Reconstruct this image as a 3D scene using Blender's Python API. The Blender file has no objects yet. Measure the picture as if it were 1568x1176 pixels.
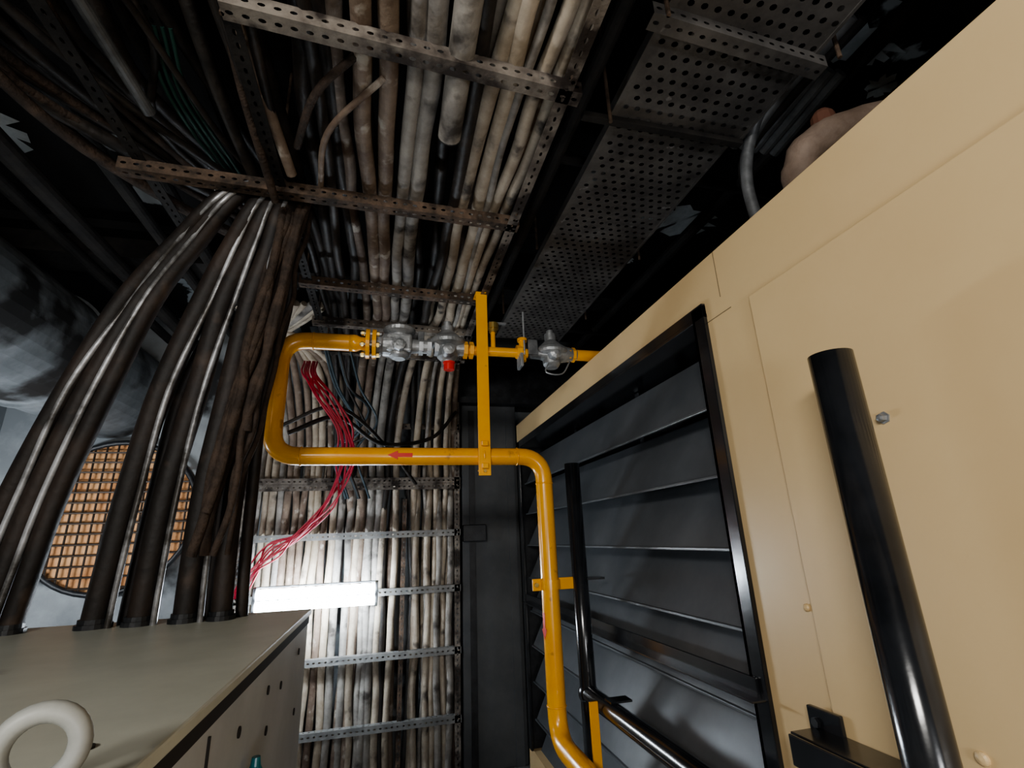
import bpy, math, random
from mathutils import Vector, Matrix
random.seed(7)
H=1.5
V=Vector
# ---------------------------------------------------------------- materials
def M(name,c1,c2=None,scale=6,rough=.6,metal=0,bump=0,lo=.4,hi=.65,c3=None,scale3=30,lo3=.6,hi3=.7,coat=0,rv=0):
    m=bpy.data.materials.new(name); m.use_nodes=True
    nt=m.node_tree; N=nt.nodes; L=nt.links
    p=N['Principled BSDF']
    p.inputs['Roughness'].default_value=rough; p.inputs['Metallic'].default_value=metal
    p.inputs['Coat Weight'].default_value=coat; p.inputs['Coat Roughness'].default_value=.15
    p.inputs['Base Color'].default_value=(*c1,1)
    tc=N.new('ShaderNodeTexCoord')
    if c2 or bump:
        n=N.new('ShaderNodeTexNoise'); n.inputs['Scale'].default_value=scale; n.inputs['Detail'].default_value=8
        n.inputs['Roughness'].default_value=.65
        L.new(tc.outputs['Object'],n.inputs['Vector'])
        if c2:
            r=N.new('ShaderNodeValToRGB'); r.color_ramp.elements[0].position=lo; r.color_ramp.elements[1].position=hi
            r.color_ramp.elements[0].color=(*c1,1); r.color_ramp.elements[1].color=(*c2,1)
            L.new(n.outputs['Fac'],r.inputs['Fac']); out=r.outputs['Color']
            if c3:
                n3=N.new('ShaderNodeTexNoise'); n3.inputs['Scale'].default_value=scale3; n3.inputs['Detail'].default_value=6
                L.new(tc.outputs['Object'],n3.inputs['Vector'])
                r3=N.new('ShaderNodeValToRGB'); r3.color_ramp.elements[0].position=lo3; r3.color_ramp.elements[1].position=hi3
                r3.color_ramp.elements[0].color=(0,0,0,1); r3.color_ramp.elements[1].color=(1,1,1,1)
                L.new(n3.outputs['Fac'],r3.inputs['Fac'])
                mx=N.new('ShaderNodeMixRGB'); L.new(r3.outputs['Color'],mx.inputs[0]); L.new(out,mx.inputs[1]); mx.inputs[2].default_value=(*c3,1)
                out=mx.outputs[0]
            L.new(out,p.inputs['Base Color'])
        if bump:
            bn=N.new('ShaderNodeBump'); bn.inputs['Strength'].default_value=bump; bn.inputs['Distance'].default_value=.01
            n2=N.new('ShaderNodeTexNoise'); n2.inputs['Scale'].default_value=scale*5; n2.inputs['Detail'].default_value=6
            L.new(tc.outputs['Object'],n2.inputs['Vector'])
            L.new(n2.outputs['Fac'],bn.inputs['Height']); L.new(bn.outputs['Normal'],p.inputs['Normal'])
    if rv:
        n4=N.new('ShaderNodeTexNoise'); n4.inputs['Scale'].default_value=4
        L.new(tc.outputs['Object'],n4.inputs['Vector'])
        mr=N.new('ShaderNodeMapRange'); mr.inputs['To Min'].default_value=rough-rv; mr.inputs['To Max'].default_value=rough+rv
        L.new(n4.outputs['Fac'],mr.inputs['Value']); L.new(mr.outputs['Result'],p.inputs['Roughness'])
    return m
def E(name,c,s):
    m=bpy.data.materials.new(name); m.use_nodes=True; nt=m.node_tree; p=nt.nodes['Principled BSDF']
    p.inputs['Emission Color'].default_value=(*c,1); p.inputs['Emission Strength'].default_value=s
    return m
beige=M('beige_paint',(.68,.50,.275),(.72,.54,.305),2.2,.42,0,.03,.3,.7,rv=.06)
seam=M('dark_seam',(.22,.16,.09))
black=M('black_gloss_paint',(.008,.009,.011),(.02,.022,.026),5,.2,0,.05,coat=.5)
blackm=M('black_steel',(.010,.011,.013),(.028,.030,.034),12,.45,0,.1)
sootm=M('sooty_steel',(.006,.005,.005),(.020,.017,.014),9,.8,0,.3)
blade=M('louvre_paint',(.085,.093,.102),(.12,.128,.138),3,.38,0,.04)
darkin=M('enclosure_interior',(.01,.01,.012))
yellow=M('yellow_gas_paint',(.82,.36,.008),(.88,.42,.02),6,.3,0,.06,coat=.4,c3=(.45,.2,.02),scale3=14,lo3=.66,hi3=.74)
silver=M('cast_aluminium',(.26,.27,.275),(.46,.47,.48),14,.45,.55,.25)
galv=M('galvanised_steel',(.13,.135,.14),(.26,.27,.28),9,.5,.5,.1)
redp=M('red_plastic',(.65,.03,.02),rough=.35)
redw=M('red_wire',(.55,.02,.05),(.65,.05,.1),8,.4)
angle=M('dusty_slotted_angle',(.12,.10,.085),(.27,.24,.205),11,.7,.2,.3,c3=(.03,.022,.018),scale3=9,lo3=.48,hi3=.6)
angler=M('rusty_slotted_angle',(.030,.021,.015),(.15,.10,.068),14,.8,.1,.4)
anglew=M('light_slotted_angle',(.16,.16,.155),(.27,.27,.26),10,.55,.3,.2)
tray=M('tray_steel',(.075,.070,.067),(.16,.15,.14),5,.62,.2,.2,c3=(.30,.29,.28),scale3=22,lo3=.68,hi3=.78)
cabs=[M('cable_dusty_beige',(.24,.195,.15),(.46,.40,.32),5,.75,0,.4,c3=(.05,.04,.032),scale3=9,lo3=.58,hi3=.70),
      M('cable_dusty_grey',(.18,.165,.15),(.36,.335,.30),6,.7,0,.4,c3=(.05,.042,.036),scale3=8,lo3=.56,hi3=.68),
      M('cable_brown',(.12,.082,.06),(.24,.185,.14),8,.65,0,.4,c3=(.42,.38,.33),scale3=13,lo3=.60,hi3=.7),
      M('cable_tan',(.30,.245,.18),(.52,.45,.365),5,.7,0,.4,c3=(.07,.053,.04),scale3=10,lo3=.6,hi3=.73)]
cabd=M('cable_sooty',(.012,.010,.009),(.040,.032,.026),9,.55,0,.3)
power=M('power_cable_sheath',(.009,.006,.0045),(.036,.022,.015),5,.62,0,.35,lo=.45,hi=.72,c3=(.07,.046,.032),scale3=7,lo3=.6,hi3=.75)
powergrey=M('power_cable_foil',(.06,.055,.05),(.50,.51,.53),5,.3,.3,.2)
rope=M('fibrous_brown_cable',(.025,.016,.011),(.07,.045,.031),14,.8,0,.6)
bluew=M('blue_grey_wire',(.04,.065,.08),(.08,.11,.13),8,.45)
greenw=M('green_wire',(.015,.055,.042),rough=.6)
cabinetm=M('cabinet_grey_paint',(.52,.53,.46),(.60,.61,.53),4,.42,0,.05,c3=(.34,.32,.28),scale3=7,lo3=.68,hi3=.8)
eyem=M('lifting_eye_grey_paint',(.26,.265,.25),(.34,.345,.32),6,.5,0,.1)
cabinets=M('cabinet_side_paint',(.46,.49,.52),(.54,.57,.60),4,.45,0,.05)
rubber=M('rubber_gasket',(.02,.017,.015),rough=.8)
brass=M('brass',(.5,.36,.12),rough=.35,metal=.8)
teal=M('teal_plastic',(.01,.16,.20),rough=.3)
wallg=M('wall_grey_paint',(.22,.24,.255),(.38,.41,.43),1.6,.8,0,.25,c3=(.015,.015,.016),scale3=1.7,lo3=.54,hi3=.61)
colm=M('dark_grey_column_paint',(.065,.07,.076),(.10,.105,.11),2.5,.6,0,.1)
soot=M('sooty_ceiling',(.004,.004,.005),(.011,.010,.010),3,.85,0,.4,c3=(.42,.45,.47),scale3=2.3,lo3=.655,hi3=.675)
flake=M('exposed_white_plaster',(.38,.42,.44),(.60,.64,.66),7,.8,0,.2)
floorm=M('concrete_floor',(.12,.12,.12),(.2,.2,.19),3,.7,0,.2)
duct=M('duct_sheet_grey',(.13,.145,.155),(.27,.29,.305),2.5,.65,.1,.1,c3=(.02,.02,.02),scale3=2.6,lo3=.5,hi3=.6)
brick=M('brick_orange',(.60,.28,.12),(.80,.48,.25),5,.8,0,.3)
mesh_w=M('wire_mesh_steel',(.05,.035,.025),rough=.5,metal=.3)
tanw=M('tan_insulation_wrap',(.15,.105,.078),(.24,.18,.14),8,.7,0,.4)
tanc=M('brown_wrap_end',(.12,.05,.03),rough=.8)
tube_e=E('fluorescent_glow',(.80,.90,1.0),62)
# ---------------------------------------------------------------- mesh builder
class B:
    def __init__(s): s.v=[];s.f=[];s.mi=[];s.sm=[];s.mats=[]
    def m(s,mat):
        if mat not in s.mats: s.mats.append(mat)
        return s.mats.index(mat)
    def add(s,vs,fs,mat,smooth=False):
        o=len(s.v); k=s.m(mat)
        s.v+= [V(a) for a in vs]
        for f in fs: s.f.append([i+o for i in f]); s.mi.append(k); s.sm.append(smooth)
    def box(s,a,b,mat,bev=0,rot=None,piv=None):
        x0,y0,z0=[min(a[i],b[i]) for i in range(3)]; x1,y1,z1=[max(a[i],b[i]) for i in range(3)]
        if bev<=0:
            vs=[(x0,y0,z0),(x1,y0,z0),(x1,y1,z0),(x0,y1,z0),(x0,y0,z1),(x1,y0,z1),(x1,y1,z1),(x0,y1,z1)]
            fs=[(0,3,2,1),(4,5,6,7),(0,1,5,4),(1,2,6,5),(2,3,7,6),(3,0,4,7)]
        else:
            import bmesh
            bm=bmesh.new(); bmesh.ops.create_cube(bm,size=1)
            for q in bm.verts: q.co=V((x0+(q.co.x+.5)*(x1-x0),y0+(q.co.y+.5)*(y1-y0),z0+(q.co.z+.5)*(z1-z0)))
            bmesh.ops.bevel(bm,geom=bm.edges[:],offset=bev,segments=2,affect='EDGES',profile=.5)
            bm.verts.index_update()
            vs=[q.co.copy() for q in bm.verts]; fs=[[q.index for q in f.verts] for f in bm.faces]; bm.free()
        if rot is not None:
            p=V(piv) if piv is not None else V(((x0+x1)/2,(y0+y1)/2,(z0+z1)/2))
            vs=[rot@(V(q)-p)+p for q in vs]
        s.add(vs,fs,mat)
    def sweep(s,pts,r,mat,seg=10,cap=True,smooth=True,flat=1):
        pts=[V(p) for p in pts]; n=len(pts)
        rr=r if isinstance(r,(list,tuple)) else [r]*n
        T=[(pts[min(i+1,n-1)]-pts[max(i-1,0)]).normalized() for i in range(n)]
        a=T[0].orthogonal().normalized(); vs=[];fs=[]
        for i in range(n):
            a=(a-T[i]*a.dot(T[i])).normalized(); b=T[i].cross(a)
            for k in range(seg):
                t=2*math.pi*k/seg
                vs.append(pts[i]+(a*math.cos(t)+b*math.sin(t)*flat)*rr[i])
        for i in range(n-1):
            for k in range(seg):
                k2=(k+1)%seg
                fs.append((i*seg+k,i*seg+k2,(i+1)*seg+k2,(i+1)*seg+k))
        s.add(vs,fs,mat,smooth)
        if cap:
            s.add(vs[:seg],[list(range(seg))[::-1]],mat); s.add(vs[-seg:],[list(range(seg))],mat)
    def spline(s,pts,r,mat,seg=8,sub=5,**k):
        P=[V(p) for p in pts]; P=[P[0]*2-P[1]]+P+[P[-1]*2-P[-2]]; out=[]
        for i in range(1,len(P)-2):
            for j in range(sub):
                t=j/sub; a,b,c,d=P[i-1],P[i],P[i+1],P[i+2]
                out.append(.5*((2*b)+(c-a)*t+(2*a-5*b+4*c-d)*t*t+(3*b-3*c+d-a)*t**3))
        out.append(P[-2]); s.sweep(out,r,mat,seg,**k)
    def pipe(s,pts,r,mat,fr=.1,seg=24):
        P=[V(p) for p in pts]; out=[P[0]]
        for i in range(1,len(P)-1):
            d1=(P[i-1]-P[i]).normalized(); d2=(P[i+1]-P[i]).normalized()
            a=P[i]+d1*fr; b=P[i]+d2*fr
            for j in range(9):
                t=j/8; out.append(a*(1-t)**2*1+P[i]*2*t*(1-t)*1+b*t*t)
        out.append(P[-1]); s.sweep(out,r,mat,seg)
    def lathe(s,o,ax,prof,mat,seg=24,smooth=False):
        o=V(o); ax=V(ax).normalized(); a=ax.orthogonal().normalized(); b=ax.cross(a); vs=[];fs=[]
        for d,r in prof:
            for k in range(seg):
                t=2*math.pi*k/seg; vs.append(o+ax*d+(a*math.cos(t)+b*math.sin(t))*r)
        for i in range(len(prof)-1):
            for k in range(seg):
                k2=(k+1)%seg; fs.append((i*seg+k,i*seg+k2,(i+1)*seg+k2,(i+1)*seg+k))
        fs.append(list(range(seg))[::-1]); n=len(prof)-1; fs.append([n*seg+k for k in range(seg)])
        s.add(vs,fs,mat,smooth)
    def cyl(s,a,b,r,mat,seg=20):
        a=V(a);b=V(b); s.lathe(a,b-a,[(0,r),((b-a).length,r)],mat,seg)
    def ball(s,c,r,mat,sc=1):
        s.lathe(V(c)-V((0,0,r*sc)),(0,0,1),[(r*sc*(1-math.cos(math.pi*i/10)),max(r*math.sin(math.pi*i/10),.0003)) for i in range(11)],mat,20,True)
    def torus(s,c,ax,R,r,mat,seg=28,a0=0,a1=2*math.pi):
        ax=V(ax).normalized(); a=ax.orthogonal().normalized(); b=ax.cross(a); c=V(c)
        s.sweep([c+(a*math.cos(a0+(a1-a0)*i/seg)+b*math.sin(a0+(a1-a0)*i/seg))*R for i in range(seg+1)],r,mat,10,cap=False)
    def perf(s,o,u,v,nu,nv,cell,rx,ry,mat,stag=False):
        o=V(o);u=V(u).normalized();v=V(v).normalized(); cu,cv=cell if isinstance(cell,tuple) else (cell,cell)
        def q(a,b): return o+u*a+v*b
        for j in range(nv):
            off=cu/2 if (stag and j%2) else 0
            nn=nu-1 if off else nu
            if off:
                for x0 in (0,nu*cu-cu/2):
                    s.add([q(x0,j*cv),q(x0+cu/2,j*cv),q(x0+cu/2,(j+1)*cv),q(x0,(j+1)*cv)],[(0,1,2,3)],mat)
            for i in range(nn):
                x=off+(i+.5)*cu; y=(j+.5)*cv; vs=[]
                for k in range(8):
                    t=math.pi/4*k; cx=round(math.cos(t)*1.42); cy=round(math.sin(t)*1.42)
                    vs.append(q(x+max(-1,min(1,cx))*cu/2,y+max(-1,min(1,cy))*cv/2))
                for k in range(8):
                    t=math.pi/4*k; vs.append(q(x+math.cos(t)*rx,y+math.sin(t)*ry))
                s.add(vs,[(k,(k+1)%8,8+(k+1)%8,8+k) for k in range(8)],mat)
    def slot(s,a,b,w,h,mat,up=(0,0,1),side=None):
        a=V(a);b=V(b); d=b-a; L=d.length; n=max(1,round(L/.036)); up=V(up)
        side=V(side) if side is not None else d.cross(up).normalized()
        s.perf(a,d,side,n,1,(L/n,w),.009,w*.12,mat)
        s.perf(a,d,up,n,1,(L/n,h),.009,h*.12,mat)
        t=.003
        for e,dd in ((a+side.normalized()*w,side.normalized()),(a+up.normalized()*h,up.normalized())):
            o=up.normalized()*t if dd==side.normalized() else side.normalized()*t
            s.add([e,e+d,e+d+o,e+o],[(0,1,2,3)],mat)
    def done(s,name,parent=None):
        me=bpy.data.meshes.new(name); me.from_pydata([(p.x,p.y,p.z+H) for p in s.v],[],s.f)
        for m in s.mats: me.materials.append(m)
        me.polygons.foreach_set('material_index',s.mi); me.polygons.foreach_set('use_smooth',s.sm)
        me.update(); ob=bpy.data.objects.new(name,me); bpy.context.scene.collection.objects.link(ob)
        if parent: ob.parent=parent
        return ob
def empty(name):
    e=bpy.data.objects.new(name,None); bpy.context.scene.collection.objects.link(e); return e
# ---------------------------------------------------------------- room shell
def slab(name,a,b,mat): q=B(); q.box(a,b,mat); return q.done(name)
XL,XR,YB,YF,ZC=-2.6,3.2,4.05,-3.0,1.75
slab('floor',(XL-.1,YF-.1,-1.6),(XR+.1,YB+.1,-1.5),floorm)
slab('ceiling',(XL-.1,YF-.1,ZC),(XR+.1,YB+.1,ZC+.1),soot)
slab('wall_back',(XL-.1,YB,-1.5),(XR+.1,YB+.1,ZC),wallg)
slab('wall_left',(XL-.1,YF,-1.5),(XL,YB,ZC),wallg)
slab('wall_right',(XR,YF,-1.5),(XR+.1,YB,ZC),wallg)
slab('wall_front',(XL,YF-.1,-1.5),(XR,YF,ZC),wallg)
q=B(); q.box((.565,3.86,-1.5),(1.02,4.05,1.05),colm,.008); q.box((.565,3.8,-.02),(.74,3.86,.10),blackm,.005)
q.box((.62,3.85,-1.5),(.665,3.862,1.0),blackm); q.box((.93,3.85,-1.5),(.99,3.862,1.0),colm); q.done('steel_column')
q=B(); q.box((.45,3.78,1.05),(3.2,4.05,1.10),blackm); q.box((.45,3.9,1.1),(3.2,3.93,1.4),blackm); q.box((.45,3.78,1.4),(3.2,4.05,1.45),blackm); q.done('steel_beam')
for i,(yy) in enumerate((.55,2.75)):
    q=B(); q.box((XL,yy,1.70),(XR,yy+.2,1.75),soot); q.box((XL,yy+.09,1.55),(XR,yy+.11,1.70),sootm); q.box((XL,yy,1.53),(XR,yy+.2,1.55),sootm); q.done('ceiling_beam')
q=B() # plaster showing where the soot-black paint has peeled
def patch(cx,cy,rx,ry):
    n=26; ph=random.random()*6
    vs=[(cx+math.cos(2*math.pi*k/n)*rx*(1+.28*math.sin(3*k*.8+ph)+random.uniform(-.15,.15)),cy+math.sin(2*math.pi*k/n)*ry*(1+.25*math.sin(2*k+ph)+random.uniform(-.15,.15)),1.746) for k in range(n)]
    q.add([(cx,cy,1.746)]+vs,[(0,1+k,1+(k+1)%n) for k in range(n)],flake)
for a in ((1.62,2.15,.22,.13),(1.69,1.02,.17,.07),(1.50,2.6,.05,.04),(1.95,1.15,.06,.05),(1.2,2.95,.05,.06),(1.62,.75,.05,.09),(-1.7,2.1,.12,.16)): patch(*a)
q.done('ceiling_peeled_patches')
# ---------------------------------------------------------------- generator enclosure
enc=empty('generator_enclosure')
q=B(); X0=1.0
yo0,yo1,zo1,zo0=1.285,3.70,.70,-1.35
q.add([(X0,-1.3,-1.5),(X0,yo0,-1.5),(X0,yo0,zo1),(X0,-1.3,zo1),(X0,yo0,.862),(X0,-1.3,.862),(X0,3.77,.862),(X0,3.77,zo1),(X0,yo1,zo1),(X0,yo1,zo0),(X0,yo0,zo0),(X0,yo1,-1.5),(X0,3.77,-1.5)],
      [(0,1,10,2,3),(3,2,4,5),(2,8,7,6,4),(1,11,9,10),(11,12,7,8,9)],beige)
q.add([(X0,-1.3,.862),(X0,3.77,.862),(X0+.004,3.77,.866),(X0+.004,-1.3,.866),(2.5,3.77,.866),(2.5,-1.3,.866)],[(0,1,2,3),(3,2,4,5)],beige)
q.box((X0+.002,-1.3,-1.5),(2.5,1.284,.864),beige); q.box((X0+.002,1.284,.715),(2.5,3.769,.864),beige)
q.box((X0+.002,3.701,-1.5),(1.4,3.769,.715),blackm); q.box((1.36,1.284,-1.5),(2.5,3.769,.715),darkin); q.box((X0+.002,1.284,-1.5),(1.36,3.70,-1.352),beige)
q.box((.986,-.9,-1.35),(.9995,1.06,.635),beige,.003)
q.box((.9985,-.9,.636),(1.001,1.068,.641),seam); q.box((.9985,1.0605,-1.35),(1.001,1.066,.64),seam)
q.box((.9990,1.186,.70),(1.001,1.1885,.862),seam); q.box((.9990,1.15,.645),(1.001,1.285,.6475),seam)
for (y,z,r) in ((1.085,-.19,.009),(.755,-.384,.011)):
    q.lathe((.9995 if y>1.06 else .986,y,z),(-1,0,0),[(0,r),(.004,r),(.007,r*.7),(.009,.001)],beige,16)
q.lathe((.986,.765,.205),(-1,0,0),[(0,.013),(.003,.013),(.0031,.009),(.014,.008),(.016,.004)],silver,6)
q.done('body',enc)
q=B()
q.box((.985,1.265,-1.35),(1.0,1.325,.71),black,.002); q.box((.985,1.31,-1.35),(1.12,1.325,.71),black,.002)
q.box((.985,1.265,.675),(1.0,3.72,.715),black,.002); q.box((.985,1.265,.665),(1.30,3.72,.68),black,.002)
q.box((.985,3.66,-1.35),(1.0,3.72,.71),black,.002)
q.done('louvre_frame',enc)
q=B()
for i in range(9):
    z=.385-.222*i
    y0,y1=1.327,3.66
    p0=V((1.03,0,z)); p1=V((1.15,0,z+.235))
    vs=[(p0.x,y0,p0.z),(p0.x,y1,p0.z),(p1.x,y1,p1.z),(p1.x,y0,p1.z),(p0.x+.003,y0,p0.z-.002),(p0.x+.003,y1,p0.z-.002),(p1.x+.003,y1,p1.z-.002),(p1.x+.003,y0,p1.z-.002)]
    q.add(vs,[(0,1,2,3),(7,6,5,4),(0,4,5,1),(3,2,6,7)],blade)
    q.box((1.018,y0,z-.008),(1.032,y1,z+.002),blade,.002)
for y in (2.1,2.95): q.box((1.19,y,-1.35),(1.22,y+.04,.66),blackm)
q.done('louvre_blades',enc)
q=B()
q.box((.975,1.29,-.435),(.985,3.6,-.385),black,.002); q.box((.94,1.27,-.437),(.985,3.6,-.432),black,.001)
q.done('louvre_cross_rail',enc)
# ---------------------------------------------------------------- black pipe handrail
e=empty('pipe_handrail')
q=B()
for y in (.76,2.28):
    z1=.335; r=.041 if y<1 else .036
    q.lathe((.88,y,-1.5),(0,0,1),[(0,r),(z1+1.5,r),(z1+1.5,r-.005),(z1+1.44,r-.005)],black,36,True)
q.done('posts',e)
q=B(); q.pipe([(.88,2.28,-.66),(.88,-1.2,-.66)],.036,black,seg=24); q.ball((.88,2.28,-.66),.045,black)
q.box((.86,2.0,-.625),(.95,2.06,-.618),black); q.done('top_rail',e)
q=B()
q.box((.972,1.03,-.52),(.985,1.12,-.40),black,.003)
q.box((.90,.76,-.452),(.985,1.10,-.44),black,.002); q.box((.885,.77,-.50),(.893,1.09,-.44),black,.002)
q.lathe((.972,1.095,-.43),(-1,0,0),[(0,.011),(.008,.011)],blackm,6)
q.lathe((.972,1.095,-.49),(-1,0,0),[(0,.011),(.008,.011)],silver,6)
q.box((.90,2.24,-.2),(.985,2.30,-.19),black); q.done('brackets',e)
# ---------------------------------------------------------------- gas pipe
g=empty('yellow_gas_pipe'); Y0=2.28; ZU=.912; ZLo=.37; XRi=-.495
q=B()
q.pipe([(-.19,Y0,ZU),(XRi,Y0,ZU),(XRi,Y0,ZLo),(.732,Y0,ZLo),(.732,Y0,-.82),(.732,.9,-.82),(.732,.9,-1.5)],.040,yellow,.12,28)
for p,d in (((-.37,Y0,ZLo),(1,0,0)),((.60,Y0,ZLo),(1,0,0)),((.732,Y0,.24),(0,0,1)),((.732,Y0,-.69),(0,0,1)),((-.36,Y0,ZU),(1,0,0))):
    q.torus(p,d,.040,.0035,yellow)
q.done('pipe_run',g)
q=B()
q.lathe((-.20,Y0,ZU),(1,0,0),[(0,.041),(.03,.041),(.05,.032),(.08,.032)],yellow,24,True)
for x in (-.125,-.095):
    q.lathe((x,Y0,ZU),(1,0,0),[(0,.072),(.018,.072)],yellow,28)
for k in range(6):
    t=k*math.pi/3+.4; yy=Y0+.058*math.cos(t); zz=ZU+.058*math.sin(t)
    q.cyl((-.15,yy,zz),(-.055,yy,zz),.007,silver,8); q.lathe((-.145,yy,zz),(1,0,0),[(0,.012),(.012,.012)],brass,6); q.lathe((-.075,yy,zz),(1,0,0),[(0,.012),(.012,.012)],brass,6)
q.lathe((-.075,Y0,ZU),(1,0,0),[(0,.05),(.02,.045),(.03,.055),(.07,.060),(.11,.055),(.14,.040),(.19,.034),(.24,.034)],silver,24)
q.box((-.03,Y0-.055,ZU-.045),(.09,Y0+.055,ZU+.045),silver,.012)
q.lathe((.03,Y0,ZU-.07),(0,0,1),[(0,.03),(.012,.048),(.03,.05),(.12,.05),(.135,.075),(.15,.078),(.158,.07),(.17,.03)],silver,24)
q.lathe((.03,Y0-.085,ZU-.02),(0,1,0),[(0,.018),(.004,.03),(.02,.032),(.03,.03),(.1,.03)],silver,8)
for x in (.125,.165,.20): q.lathe((x,Y0,ZU),(1,0,0),[(0,.043),(.02,.043)],silver,6)
q.box((.12,Y0-.01,ZU+.03),(.15,Y0+.01,ZU+.08),galv,.003)
q.lathe((.265,Y0,ZU-.10),(0,0,1),[(0,.028),(.03,.03),(.05,.050),(.10,.055),(.115,.085),(.13,.088),(.14,.085),(.16,.06),(.19,.03),(.215,.03),(.215,.02),(.24,.02)],silver,28)
q.lathe((.265,Y0-.085,ZU-.03),(0,1,0),[(0,.012),(.006,.028),(.02,.032),(.05,.034),(.06,.03),(.11,.03)],silver,20)
q.lathe((.27,Y0-.03,ZU-.125),(0,0,1),[(0,.026),(.03,.026),(.035,.03),(.04,.03)],redp,20)
q.lathe((.20,Y0,ZU),(1,0,0),[(0,.036),(.15,.036)],silver,20)
for x in (.345,.375): q.lathe((x,Y0,ZU-.005),(1,0,0),[(0,.044),(.02,.044)],yellow,6)
q.cyl((.37,Y0,ZU-.005),(.68,Y0,ZU-.005),.024,yellow,20)
q.lathe((.62,Y0,ZU),(1,0,0),[(0,.036),(.03,.036)],yellow,6)
q.cyl((.50,Y0,ZU),(.50,Y0,ZU+.12),.012,yellow,12); q.lathe((.5,Y0,ZU+.10),(0,0,1),[(0,.02),(.02,.02),(.02,.03),(.05,.03)],brass,16)
q.box((.48,Y0-.008,ZU+.15),(.57,Y0+.008,ZU+.158),silver)
q.lathe((.655,Y0,ZU-.05),(0,0,1),[(0,.018),(.11,.018),(.11,.026),(.125,.026)],yellow,16)
q.box((.63,Y0-.05,ZU-.09),(.645,Y0+.03,ZU-.02),silver,.002)
q.cyl((.66,Y0-.02,ZU-.02),(.66,Y0-.02,ZU+.22),.005,silver,8)
q.box((.67,Y0-.06,ZU-.03),(.72,Y0-.05,ZU+.05),galv,.002)
q.lathe((.70,Y0,ZU),(1,0,0),[(0,.03),(.05,.034),(.08,.045),(.15,.05),(.2,.04),(.25,.03)],silver,24)
q.lathe((.81,Y0,ZU-.08),(0,0,1),[(0,.03),(.02,.045),(.06,.048),(.075,.084),(.088,.088),(.10,.084),(.12,.06),(.15,.03),(.19,.03),(.19,.018),(.21,.018)],silver,28)
q.lathe((.81,Y0-.085,ZU-.02),(0,1,0),[(0,.012),(.008,.03),(.04,.034),(.09,.03)],silver,8)
for x in (.895,.925): q.lathe((x,Y0,ZU),(1,0,0),[(0,.040),(.016,.040)],yellow,6)
q.pipe([(.93,Y0,ZU),(1.5,Y0,ZU),(1.5,Y0,.868)],.030,yellow,.04,20)
q.spline([(.79,Y0-.02,ZU-.05),(.76,Y0-.05,ZU-.12),(.84,Y0-.06,ZU-.13),(.90,Y0-.03,ZU-.05)],.004,silver,6)
q.done('valve_train',g)
q=B()
q.box((.405,Y0-.052,.275),(.462,Y0-.044,1.215),yellow,.001)
q.box((.405,Y0-.05,1.207),(.462,Y0+.03,1.215),yellow,.001)
q.box((.411,Y0-.048,.30),(.456,Y0+.01,.306),yellow)
q.torus((.433,Y0,ZLo),(1,0,0),.050,.007,yellow)
q.box((.418,Y0-.07,ZLo+.04),(.448,Y0-.05,ZLo+.065),yellow,.003); q.box((.418,Y0-.07,ZLo-.065),(.448,Y0-.05,ZLo-.04),yellow,.003)
q.lathe((.433,Y0-.054,.295),(0,-1,0),[(0,.008),(.008,.008)],brass,6)
q.box((.65,Y0-.005,-.235),(.69,Y0+.005,-.185),yellow,.001); q.box((.774,Y0-.005,-.235),(.844,Y0+.005,-.185),yellow,.001)
q.lathe((.732,Y0,-.23),(0,0,1),[(0,.046),(.04,.046)],yellow,28)
q.lathe((.665,Y0-.02,-.21),(0,1,0),[(0,.01),(.02,.01)],brass,6)
q.box((.80,2.07,-.86),(.835,2.08,-.63),yellow,.001)
q.done('hanger_and_clamps',g)
q=B()
def arrow(c,d,s):
    c=V(c);d=V(d);s=V(s)
    pts=[c-d*.055-s*.009,c+d*.01-s*.009,c+d*.01-s*.02,c+d*.055,c+d*.01+s*.02,c+d*.01+s*.009,c-d*.055+s*.009]
    q.add(pts,[(0,1,2,3,4,5,6)],redp)
arrow((.05,Y0-.0415,ZLo),(-1,0,0),(0,0,1)); arrow((.732-.0405,Y0-.012,-.38),(0,0,-1),(.25,-1,0))
q.done('flow_arrows',g)
# ---------------------------------------------------------------- perforated tray
pt=empty('perforated_cable_tray')
q=B()
def traysec(x0,x1,y0,y1,z):
    n=round((x1-x0)/.04); m=round((y1-y0)/.036)
    q.perf((x0,y0,z),(1,0,0),(0,1,0),n,m,((x1-x0)/n,(y1-y0)/m),.0098,.0082,tray,True)
    for x in (x0,x1):
        q.box((x-.002,y0,z),(x+.002,y1,z+.06),tray); 
    q.box((x0-.016,y0,z-.003),(x0+.006,y1,z+.001),tray); q.box((x1-.006,y0,z-.003),(x1+.004,y1,z+.001),tray)
traysec(.66,1.13,-.6,1.12,1.27); traysec(.69,1.13,1.08,3.0,1.30)
q.done('tray_sections',pt)
q=B()
for y,z in ((.76,1.23),(1.10,1.235),(1.9,1.285),(2.6,1.285)):
    x1=1.20
    if y==.76: q.slot((.60,y,z),(1.16,y+.03,z),.045,.04,tray,side=(0,1,0))
    if y==1.10: q.box((.55,y,z+.01),(1.13,y+.025,z+.03),sootm,.002)
    q.cyl((.64,y+.0,z),(.64,y,ZC),.006,angler,8); q.cyl((x1-.03,y,z),(x1-.03,y,ZC),.006,angler,8)
q.done('hanger_brackets',pt)
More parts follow.
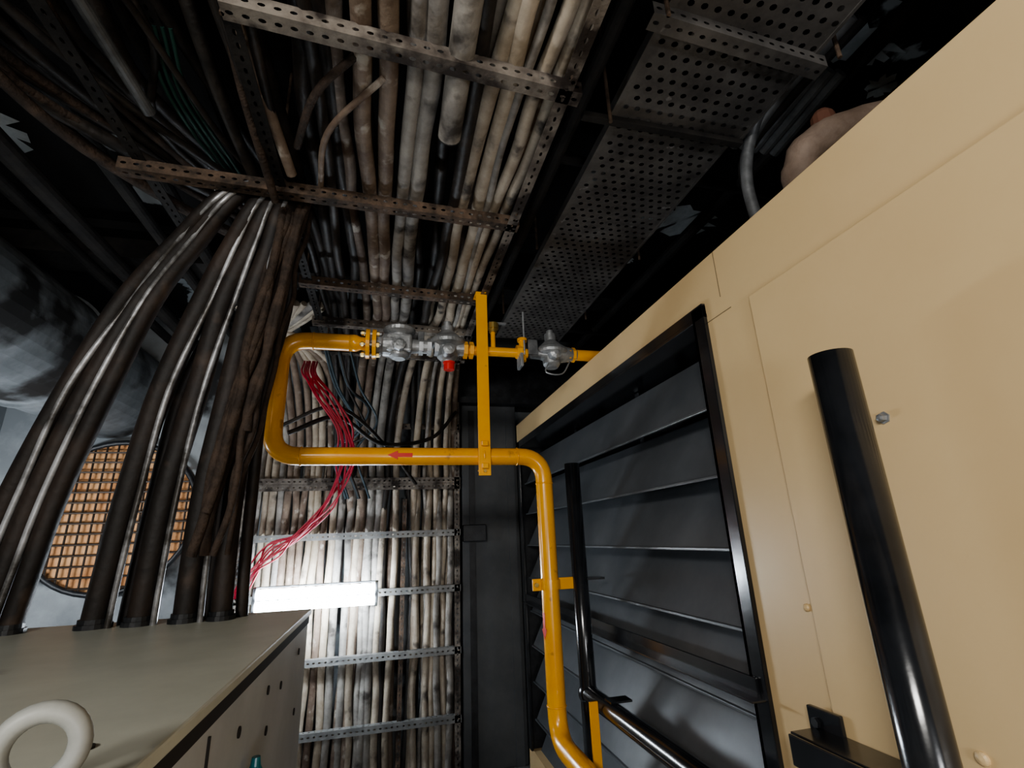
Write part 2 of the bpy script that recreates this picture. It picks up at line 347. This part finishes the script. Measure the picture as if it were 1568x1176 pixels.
# ---------------------------------------------------------------- cable ladder with its cables
cl=empty('cable_ladder')
q=B(); ZT=1.2
bars=[(.965,-.42,.50,angle),(1.60,-.9,.48,angler),(2.29,-.45,.47,angler),(2.75,-.45,.47,angle),(3.2,-.45,.50,angle),(.2,-.45,.5,angle)]
for y,a,b,m in bars:
    q.slot((a,y-.03,ZT),(b,y+.03,ZT),.045,.045,m,side=(0,1,0))
q.slot((.47,-.5,ZT),(.47,3.3,ZT),.04,.06,angle,side=(-1,0,0))
q.slot((-.43,-.5,ZT+.02),(-.43,3.3,ZT+.02),.04,.06,sootm,side=(1,0,0))
for y,a,b,m in bars:
    for x in (-.42,.46): q.cyl((x,y,ZT),(x,y,ZC),.006,angler,8)
q.done('ceiling_rungs',cl)
q=B()
for z in (.868,.455,.412,.072,-.311,-.713,-1.126):
    q.slot((-.95,3.78,z),(.54,3.78,z),.045,.045,anglew if z<.3 else angle,side=(0,1,0),up=(0,0,-1))
for x in (-.96,.535):
    q.slot((x,3.78,-1.5),(x,3.78,1.1),.04,.05,angle,up=(0,1,0),side=(-1 if x>0 else 1,0,0))
q.slot((.115,3.80,-1.5),(.115,3.80,.3),.03,.03,angler,up=(0,1,0),side=(1,0,0))
q.done('wall_rungs',cl)
q=B()
def run(x,xw,r,mat,zoff=0,woff=0,y0=-.6,amp=.010):
    ph=random.random()*6
    pts=[];y=y0
    def wob(t): return amp*math.sin(t*2.1+ph)+random.uniform(-amp,amp)*.5
    while y<2.85:
        f=max(0,(y-2)/1.6)*.6
        pts.append((x+(xw-x)*f*.3+wob(y),y,ZT+.045+r+zoff+random.uniform(-.006,.004))); y+=.24
    bx=x+(xw-x)*.55
    pts+=[(bx,3.25,ZT+.03+zoff),(x+(xw-x)*.8,3.58+woff*.6,ZT-.14+zoff*.8),(xw,3.79+woff,.72),(xw+wob(1),3.83+woff,.45)]
    z=.2
    while z>-1.5: pts.append((xw+wob(z),3.85+woff+random.uniform(0,.012),z)); z-=.24
    pts.append((xw,3.86+woff,-1.49))
    q.spline(pts,r,mat,10,5)
groups=[(-.37,.014,4),(-.25,.018,4),(-.10,.027,2),(-.04,.027,2),(.02,.024,1),(.072,.030,1),(.20,.024,4),(.265,.025,0),(.315,.026,3),(.352,.014,1),(.385,.022,3),(.425,.020,0)]
for i,(x,r,c) in enumerate(groups):
    xw=(.205+.075*(i-8)) if i>=8 else (-.38+.063*i)
    run(x,xw,r,(cabs+[cabd])[c],amp=.014)
for i in range(13):
    x=-.36+i*.065; xw=-.40+.93*i/12
    m=random.choice(cabs) if i>8 else (cabs[2] if i in (3,6) else cabd)
    if .05<xw<.17: xw=.06 if xw<.1 else .18
    run(x+random.uniform(-.01,.01),min(xw,.50),.024,m,.075,.055,amp=.02)
q.sweep([(.14,-.6,1.275),(.145,.3,1.275),(.15,.9,1.25),(.15,1.25,1.225)],.036,cabs[1],18)
q.lathe((.15,1.25,1.225),(0,1,-.05),[(0,.036),(.004,.036),(.004,.026),(.0045,.002)],rubber,18)
q.done('cables',cl)
q=B()
for i in range(24):
    xw=-.93+.05*(i%12)+random.uniform(-.012,.012); yo=.05*(i//12)
    pts=[(-.45-.05*(i%12),3.0+yo,1.45),(xw-.05,3.55+yo,1.25),(xw,3.8+yo,.8)]
    z=.5
    while z>-1.5: pts.append((xw+random.uniform(-.012,.012),3.85+yo,z)); z-=.27
    pts.append((xw,3.86+yo,-1.49))
    q.spline(pts,random.uniform(.020,.028),random.choice(cabs),8,5)
for i in range(9):
    xw=(-.33,-.26,-.19,-.11,-.03,.22,.30,.38,.46)[i]+random.uniform(-.01,.01)
    pts=[(xw,3.9,.55),(xw+.005,3.86,.3)]; z=.05
    while z>-1.5: pts.append((xw+random.uniform(-.012,.012),3.85,z)); z-=.25
    pts.append((xw,3.86,-1.49)); q.spline(pts,.026,random.choice((cabs[0],cabs[3],cabs[1])),8,5)
q.done('wall_cables',cl)
# ---------------------------------------------------------------- thick power cables dropping into cabinet
pc=empty('power_cable_drop')
q=B(); ZCAB=-.225
def lerp(a,b,t): return a+(b-a)*t
def drop(b,r,mat,dy=0,swell=.62):
    t=(b+1.25)/.77
    L=lambda a,c:lerp(a,c,t)
    j=random.uniform(-.014,.014)
    pts=[(L(-.36,-.34),2.25+dy,1.62),(L(-.46,-.36),1.85+dy,1.42),(L(-.59,-.385),L(1.66,1.70)+dy,1.22),(L(-.77,-.40),L(1.76,1.74)+dy,1.05),
         (L(-.92,-.43)+j,L(1.85,1.8)+dy,.86),(L(-1.07,-.475)-j,L(1.90,1.88)+dy,.54),(L(-1.17,-.50),L(1.95,1.92)+dy,.2),(L(-1.22,-.505),L(1.97,1.95)+dy,-.05),(L(-1.25,-.50),L(1.98,1.96)+dy,ZCAB)]
    n=(len(pts)-1)*6+1
    rr=[r*(swell+(1-swell)*min(1,max(0,(i/n-.15)/.35))) for i in range(n)]
    q.spline(pts,rr,mat,16,6)
main=[(-1.26,.032),(-1.18,.032),(-1.105,.030),(-.875,.038),(-.745,.037),(-.61,.037),(-.50,.032)]
for b,r in main: drop(b,r,power)
for b,r in ((-.81,.022),(-.555,.024),(-.45,.020)): drop(b,r,power,.055)
for b in (-1.22,-1.142,-.825,-.695,-.557): drop(b,.0095,powergrey,-.022,.8)
for b,r in main:
    t=(b+1.25)/.77; q.lathe((lerp(-1.25,-.50,t),lerp(1.98,1.96,t),ZCAB),(0,0,1),[(0,r+.012),(.014,r+.012),(.014,r+.005),(.028,r+.005)],blackm,20)
q.done('cables',pc)
q=B()
for i in range(14):
    x=-.42+.006*i+random.uniform(-.01,.01); y=1.72+random.uniform(-.05,.08)
    pts=[(x+random.uniform(-.04,.04),y+.05,1.34)]; z=1.15
    zl=random.choice((.2,.0,.3,-.1))
    while z>zl: pts.append((x-(1.15-z)*.15+random.uniform(-.012,.012),y+(1.15-z)*.1,z)); z-=.13
    q.spline(pts,random.uniform(.009,.018),rope,7,5)
for (a,b,c,r,m) in (((-.52,.75,1.45),(-.42,1.1,1.30),(-.36,1.52,1.22),.018,cabs[2]),((-.42,.8,1.5),(-.46,1.15,1.32),(-.42,1.6,1.16),.014,rope),
    ((-.12,1.05,1.26),(-.24,1.17,1.22),(-.33,1.42,1.25),.012,rope),((-.05,1.1,1.25),(-.22,1.3,1.21),(-.28,1.62,1.25),.010,cabs[2]),((-.60,.9,1.5),(-.55,1.3,1.34),(-.5,1.7,1.26),.02,cabd),((-.5,.5,1.5),(-.5,1.0,1.42),(-.42,1.6,1.3),.025,cabd)):
    q.spline([a,b,c],r,m,8,8)
for k in range(18):
    x=random.uniform(-1.3,-.45); z=random.uniform(1.32,1.50); y=random.uniform(.3,.9)
    q.spline([(x+random.uniform(-.1,.1),y,z),(x+random.uniform(-.1,.1),y+.4,z-random.uniform(0,.1)),(x+random.uniform(-.05,.15),y+.8,z-random.uniform(-.02,.08)),(lerp(x,-.45,.6),y+1.3,z),(lerp(x,-.4,.7),y+1.8,1.6)],random.uniform(.010,.024),random.choice((cabd,cabd,cabd,rope)),8,6)
q.done('fibrous_strands',pc)
# ---------------------------------------------------------------- cabinet
cb=empty('electrical_cabinet')
q=B()
q.box((-2.3,-.2,-1.5),(-.262,2.08,ZCAB-.035),cabinets,.004)
q.box((-2.31,-.21,ZCAB-.02),(-.255,2.10,ZCAB),cabinetm,.004)
q.box((-2.3,-.2,ZCAB-.045),(-.259,2.08,ZCAB-.02),rubber)
q.box((-.262,1.0,-1.4),(-.258,1.004,ZCAB-.06),rubber)
for y,z in ((1.45,-.33),(1.47,-.42),(1.9,-.33),(1.9,-.5),(1.2,-.34),(1.62,-.36)):
    q.lathe((-.262,y,z),(1,0,0),[(0,.010),(.003,.010)],rubber,14)
q.done('body',cb)
q=B(); cx,cy=-.322,.66
q.lathe((cx,cy,ZCAB),(0,0,1),[(0,.034),(.008,.034),(.012,.026),(.018,.022)],eyem,20)
q.torus((cx,cy,ZCAB+.044),(.25,-1,0),.032,.0105,eyem)
q.lathe((-.345,.80,ZCAB),(0,0,1),[(0,.012),(.003,.012)],rubber,16)
q.done('lifting_eye',cb)
q=B(); q.lathe((-.235,1.25,-.46),(0,0,1),[(0,.013),(.035,.015),(.045,.010),(.06,.008)],teal,16); q.cyl((-.262,1.25,-.44),(-.235,1.25,-.44),.009,teal,12); q.done('indicator',cb)
# ---------------------------------------------------------------- lamp
lp=empty('fluorescent_batten_lamp')
q=B(); LY=3.60
for x in (-.79,-.055):
    q.box((x,LY-.02,-.395),(x+.02,LY+.03,-.245),galv,.003); q.box((x+.005,LY+.03,-.33),(x+.015,3.775,-.32),galv)
q.box((-.79,LY,-.25),(-.035,LY+.02,-.24),galv,.002)
q.done('housing',lp)
q=B()
for z in (-.357,-.288): q.sweep([(-.77,LY,z),(-.055,LY,z)],.031,tube_e,16)
q.done('tubes',lp)
# ---------------------------------------------------------------- red wires
q=B()
for k in range(9):
    o=random.uniform(-.05,.05); rj=lambda a=.025: random.uniform(-a,a)
    q.spline([(-.50+o,3.1,1.1),(-.47+o,2.9,.95),(-.38+o+rj(.05),2.85,.80),(-.25+o+rj(),2.9,.62),(-.25+o+rj(.04),3.0,.45),(-.33+rj(.05),3.2,.25+rj()),(-.50+rj(.06),3.35,.10+rj(.05)),(-.66+rj(.05),3.45,-.03+rj(.05)),(-.80+o,3.52,-.15),(-.88+o,3.6,-.30)],.0055,redw,7,7)
q.done('red_cable_group')
q=B()
for k in range(6):
    o=random.uniform(-.12,.12)
    q.spline([(-.35+o,3.1,1.22),(-.28+o,3.3,1.0),(-.15+o*.8,3.5,.8+random.uniform(-.1,.1)),(-.3+o,3.6,.62),(-.2+o,3.7,.3)],.008,random.choice((bluew,cabd,cabd)),7,6)
q.spline([(-.55,2.9,.60),(-.3,3.0,.72),(-.05,3.3,.62),(.3,3.6,.72),(.5,3.7,.95)],.014,cabd,8,8)
q.spline([(-.62,3.0,.66),(-.3,3.0,.78),(0,3.4,.60),(.2,3.7,.4)],.012,cabd,8,8)
q.done('loose_wires')
# ---------------------------------------------------------------- left: ducts, mesh fan guard, dark conduits
q=B()
q.lathe((-1.95,1.2,1.12),(0,1,0),[(0,.34),(.9,.34),(.9,.355),(.93,.355),(.93,.34),(1.9,.34),(1.9,.355),(1.93,.355),(1.93,.34),(2.84,.34)],duct,40)
q.done('air_duct')
q=B(); cx,cz,RR=-1.80,.24,.50
q.lathe((cx,4.049,cz),(0,-1,0),[(0,RR),(.02,RR)],brick,40)
q.torus((cx,3.98,cz),(0,1,0),RR,.018,blackm,48)
k=-RR+.045
while k<RR:
    h=math.sqrt(RR*RR-k*k)
    q.cyl((cx+k,3.985,cz-h),(cx+k,3.985,cz+h),.007,mesh_w,6); q.cyl((cx-h,3.975,cz+k),(cx+h,3.975,cz+k),.007,mesh_w,6); k+=.068
q.done('round_mesh_fan_guard')
q=B()
for i,(x,z,r,ye) in enumerate([(-.62,1.5,.03,3.6),(-.80,1.52,.025,3.9),(-.95,1.45,.035,3.9),(-1.15,1.5,.03,3.9),(-1.4,1.42,.04,3.9),(-1.62,1.5,.03,3.9)]):
    q.cyl((x,-.8,z),(x,ye,z),r,sootm,14)
q.cyl((-.80,1.05,1.33),(-.76,1.42,1.30),.018,galv,14)
for k in range(4): q.spline([(-.70+.02*k,1.2,1.4),(-.71+.02*k,1.4,1.36),(-.66+.02*k,1.75,1.38),(-.6,2.3,1.5)],.006,greenw,6)
q.slot((-.86,.2,1.24),(-.86,2.0,1.24),.04,.05,sootm,side=(1,0,0))
q.slot((-.70,.2,1.40),(-.70,2.6,1.40),.04,.05,sootm,side=(1,0,0))
q.done('ceiling_conduits')
# ---------------------------------------------------------------- right, above enclosure
q=B()
for k in range(3):
    o=.035*k
    q.spline([(1.22+o,.75,1.40),(1.18+o,1.0,1.36),(1.165+o*.5,1.10+o,1.27),(1.14+o,1.13+o,1.10),(1.15+o,1.12+o,.868)],.019,sootm if k==2 else galv,12,10)
for k in range(5):
    q.cyl((1.22+.045*k,.92,1.42),(1.20+.045*k,1.22,1.36),.022,galv,12)
q.done('flexible_conduits')
q=B()
q.spline([(1.10,.91,.868),(1.098,.895,.95),(1.12,.86,1.01),(1.22,.79,1.035),(1.45,.68,1.02)],[.050+.003*math.sin(i*1.7) for i in range(21)],tanw,18,5)
q.lathe((1.14,.83,1.04),(0,0,1),[(0,.035),(.045,.03),(.06,.02),(.065,.0)],tanc,14)
q.done('lagged_pipe_elbow')
q=B()
for x,z,r in ((1.45,1.45,.03),(2.0,1.4,.05),(.58,1.38,.025)):
    q.cyl((x,-1,z),(x,3.75,z),r,sootm,14)
for y in (1.5,3.1): q.cyl((.6,y,1.45),(3.1,y,1.40),.02,sootm,12)
q.done('sooty_overhead_pipes')
# ---------------------------------------------------------------- lights
def area(name,loc,tgt,size,sy,energy,col):
    l=bpy.data.lights.new(name,'AREA'); l.shape='RECTANGLE'; l.size=size; l.size_y=sy; l.energy=energy; l.color=col
    o=bpy.data.objects.new(name,l); o.location=(loc[0],loc[1],loc[2]+H)
    d=V(tgt)-V(loc); o.rotation_euler=d.to_track_quat('-Z','Y').to_euler(); bpy.context.scene.collection.objects.link(o)
area('room_light_key',(-1.3,-1.6,.9),(1.0,1.0,.1),1.0,.3,68,(1,.97,.92))
area('room_light_low',(.3,-1.5,-.3),(.3,2.5,1.3),.5,.3,19,(.97,.98,1))
area('side_fill_light',(-2.3,2.6,-.1),(-1.6,4.0,.7),.5,.2,20,(.9,.95,1))  # added fill without a fixture, brightens the fan guard and the wall at left
w=bpy.data.worlds.new('world'); bpy.context.scene.world=w; w.use_nodes=True
w.node_tree.nodes['Background'].inputs[0].default_value=(.5,.6,.7,1); w.node_tree.nodes['Background'].inputs[1].default_value=.05
try: bpy.context.scene.view_settings.look='AgX - Medium High Contrast'
except Exception as ex_: print(ex_)
# ---------------------------------------------------------------- camera
cam=bpy.data.cameras.new('camera'); co=bpy.data.objects.new('camera',cam); bpy.context.scene.collection.objects.link(co)
ey=V((-194,-242,-748)).normalized(); ez=V((-94,2388,-748)).normalized(); ex=ey.cross(ez).normalized(); ez=ex.cross(ey)
m=Matrix((ex,ey,ez)).to_4x4(); m.translation=V((0,0,H)); co.matrix_world=m
cam.sensor_width=36; cam.lens=748/1568*36; cam.clip_start=.02
bpy.context.scene.camera=co
